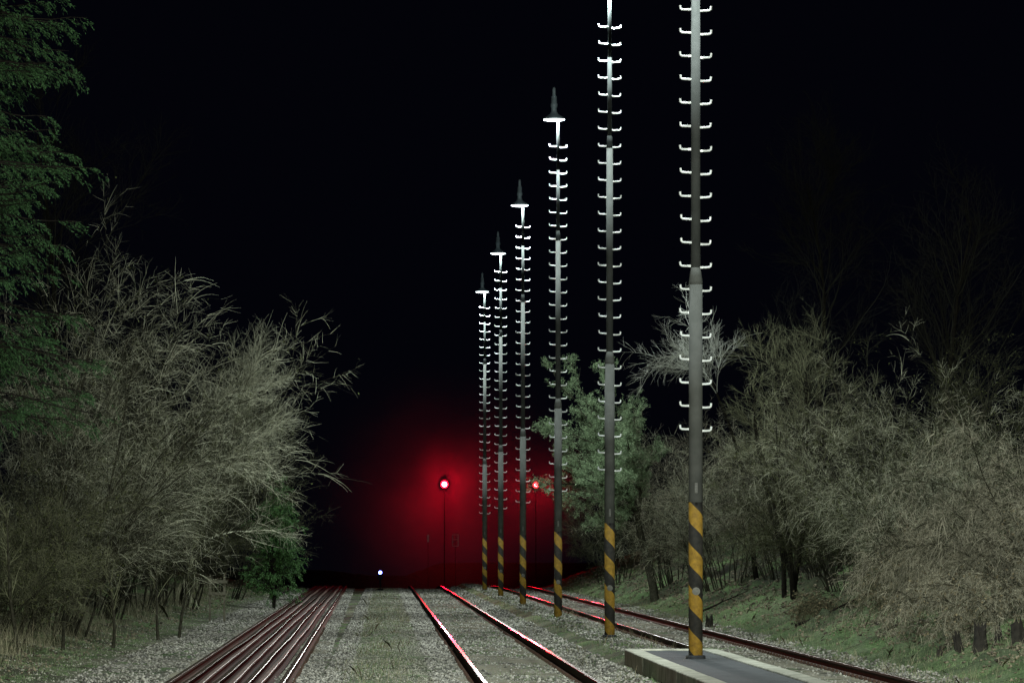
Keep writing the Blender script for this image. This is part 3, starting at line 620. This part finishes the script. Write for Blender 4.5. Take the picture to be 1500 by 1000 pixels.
def fallen(seed, px0, Y, L, label, ang):
    rng = np.random.default_rng(seed); x = (px0-562)*Y/6700
    s0 = paths(rng, np.zeros((1,3)), np.array([[1,0,.34]]), np.array([L]), 8, .06, (0,0,-.0), np.array([.035]), .3)
    s1 = grow(rng, s0, 7, .2, .95, L*.35, .8, (0,0,.1), 5, .1, (0,0,0), .5, .01)
    o = tubes('fallen_branch', [s0, s1], M['bark_dark'], None, 5); o.location = (x,Y,float(hgt(x,Y))+.05); o.rotation_euler = (0,0,ang)
    tag(o, label, 'fallen branch', 'fallen branches on the right bank')
fallen(80, 1165, 98, 1.9, 'dark fallen branch lying up the bank below the mid-sized shrub', .25)
fallen(81, 1300, 84, 1.6, 'dark fallen branch lying near the row of stumps', .9)
fallen(82, 1010, 125, 2.0, 'dark fallen branch on the bank behind the nearest mast', .5)
x = (318-562)*120/6700
t = thing('wooden_frame', 'small weathered wooden post frame standing in the left undergrowth', 'wooden frame', (x,120,float(hgt(x,120))-.3))
for s in (-1,1): MB().box((s*.19,0,.78),(.06,.06,1.5+.1*s),.9).build('post', M['old_wood'], t)
MB().box((.02,-.045,1.36),(.50,.025,.08)).build('rail', M['old_wood'], t); MB().box((0,-.045,1.05),(.46,.025,.07)).build('rail', M['old_wood'], t)
def sapling(seed, px, Y, H, lean, label):
    rng = np.random.default_rng(seed); x = (px-562)*Y/6700; t = thing('sapling', label, 'sapling', (x,Y,float(hgt(x,Y))-.05), 0, 'thin saplings in front of the left shrubs')
    s0 = paths(rng, np.zeros((1,3)), np.array([[lean,0,1.]]), np.array([H]), 8, .05, (0,0,0), np.array([.035]), .3)
    s1 = grow(rng, s0, 16, .35, 1, H*.35, .7, (0,0,.3), 5, .12, (0,0,0), .5, .008); s2 = grow(rng, s1, 90, .1, 1, H*.12, .8, (0,0,.1), 4, .12, (0,0,0), .5, .005)
    tubes('trunk', [s0], M['bark'], t, 6); tubes('twigs', [s1, s2], M['twig_olive'], t, 3)
for i, (px, Y, H, ln, lb) in enumerate([(30,78,2.4,-.25,'thin sapling leaning left at the left edge'),(92,82,2.0,.03,'upright thin sapling second from the left edge'),(165,86,1.8,.12,'short sapling in front of the tall pale shrub'),
    (232,96,2.0,-.08,'sapling leaning left, third of those with bare grass behind'),(262,100,2.2,.1,'slender sapling just left of the wooden frame')]): sapling(90+i, px, Y, H, ln, lb)

# ------------------------------------------------------------------ fill lights added behind the camera, where no lamp is built
for (x,y,z,e,rad) in ((5.0,6,13,88000,.4),(-3.0,-6,13,52000,.4)):
    ld = bpy.data.lights.new('fill_light','POINT'); ld.energy = e; ld.color = (.95,1,.88); ld.shadow_soft_size = rad  # added fill, brightens trees and masts from the camera side
    lo = bpy.data.objects.new('fill_light', ld); C.objects.link(lo); lo.location = (x,y,z)

# ------------------------------------------------------------------ world, camera
w = bpy.data.worlds.new('World'); bpy.context.scene.world = w; w.use_nodes = True
bg = w.node_tree.nodes['Background']; bg.inputs[0].default_value = (.35,.4,1,1); bg.inputs[1].default_value = .0024
cd = bpy.data.cameras.new('camera'); co = bpy.data.objects.new('camera', cd); C.objects.link(co)
co.location = (0,0,CAMZ); co.rotation_euler = (math.radians(90),0,0)
cd.sensor_width = 36; cd.lens = 6700/1500*36; cd.shift_x = (750-562)/1500; cd.shift_y = (806-500)/1500; cd.clip_start = .5; cd.clip_end = 3000
bpy.context.scene.camera = co
vs = bpy.context.scene.view_settings; vs.view_transform = 'Standard'; vs.look = 'None'; vs.exposure = 0
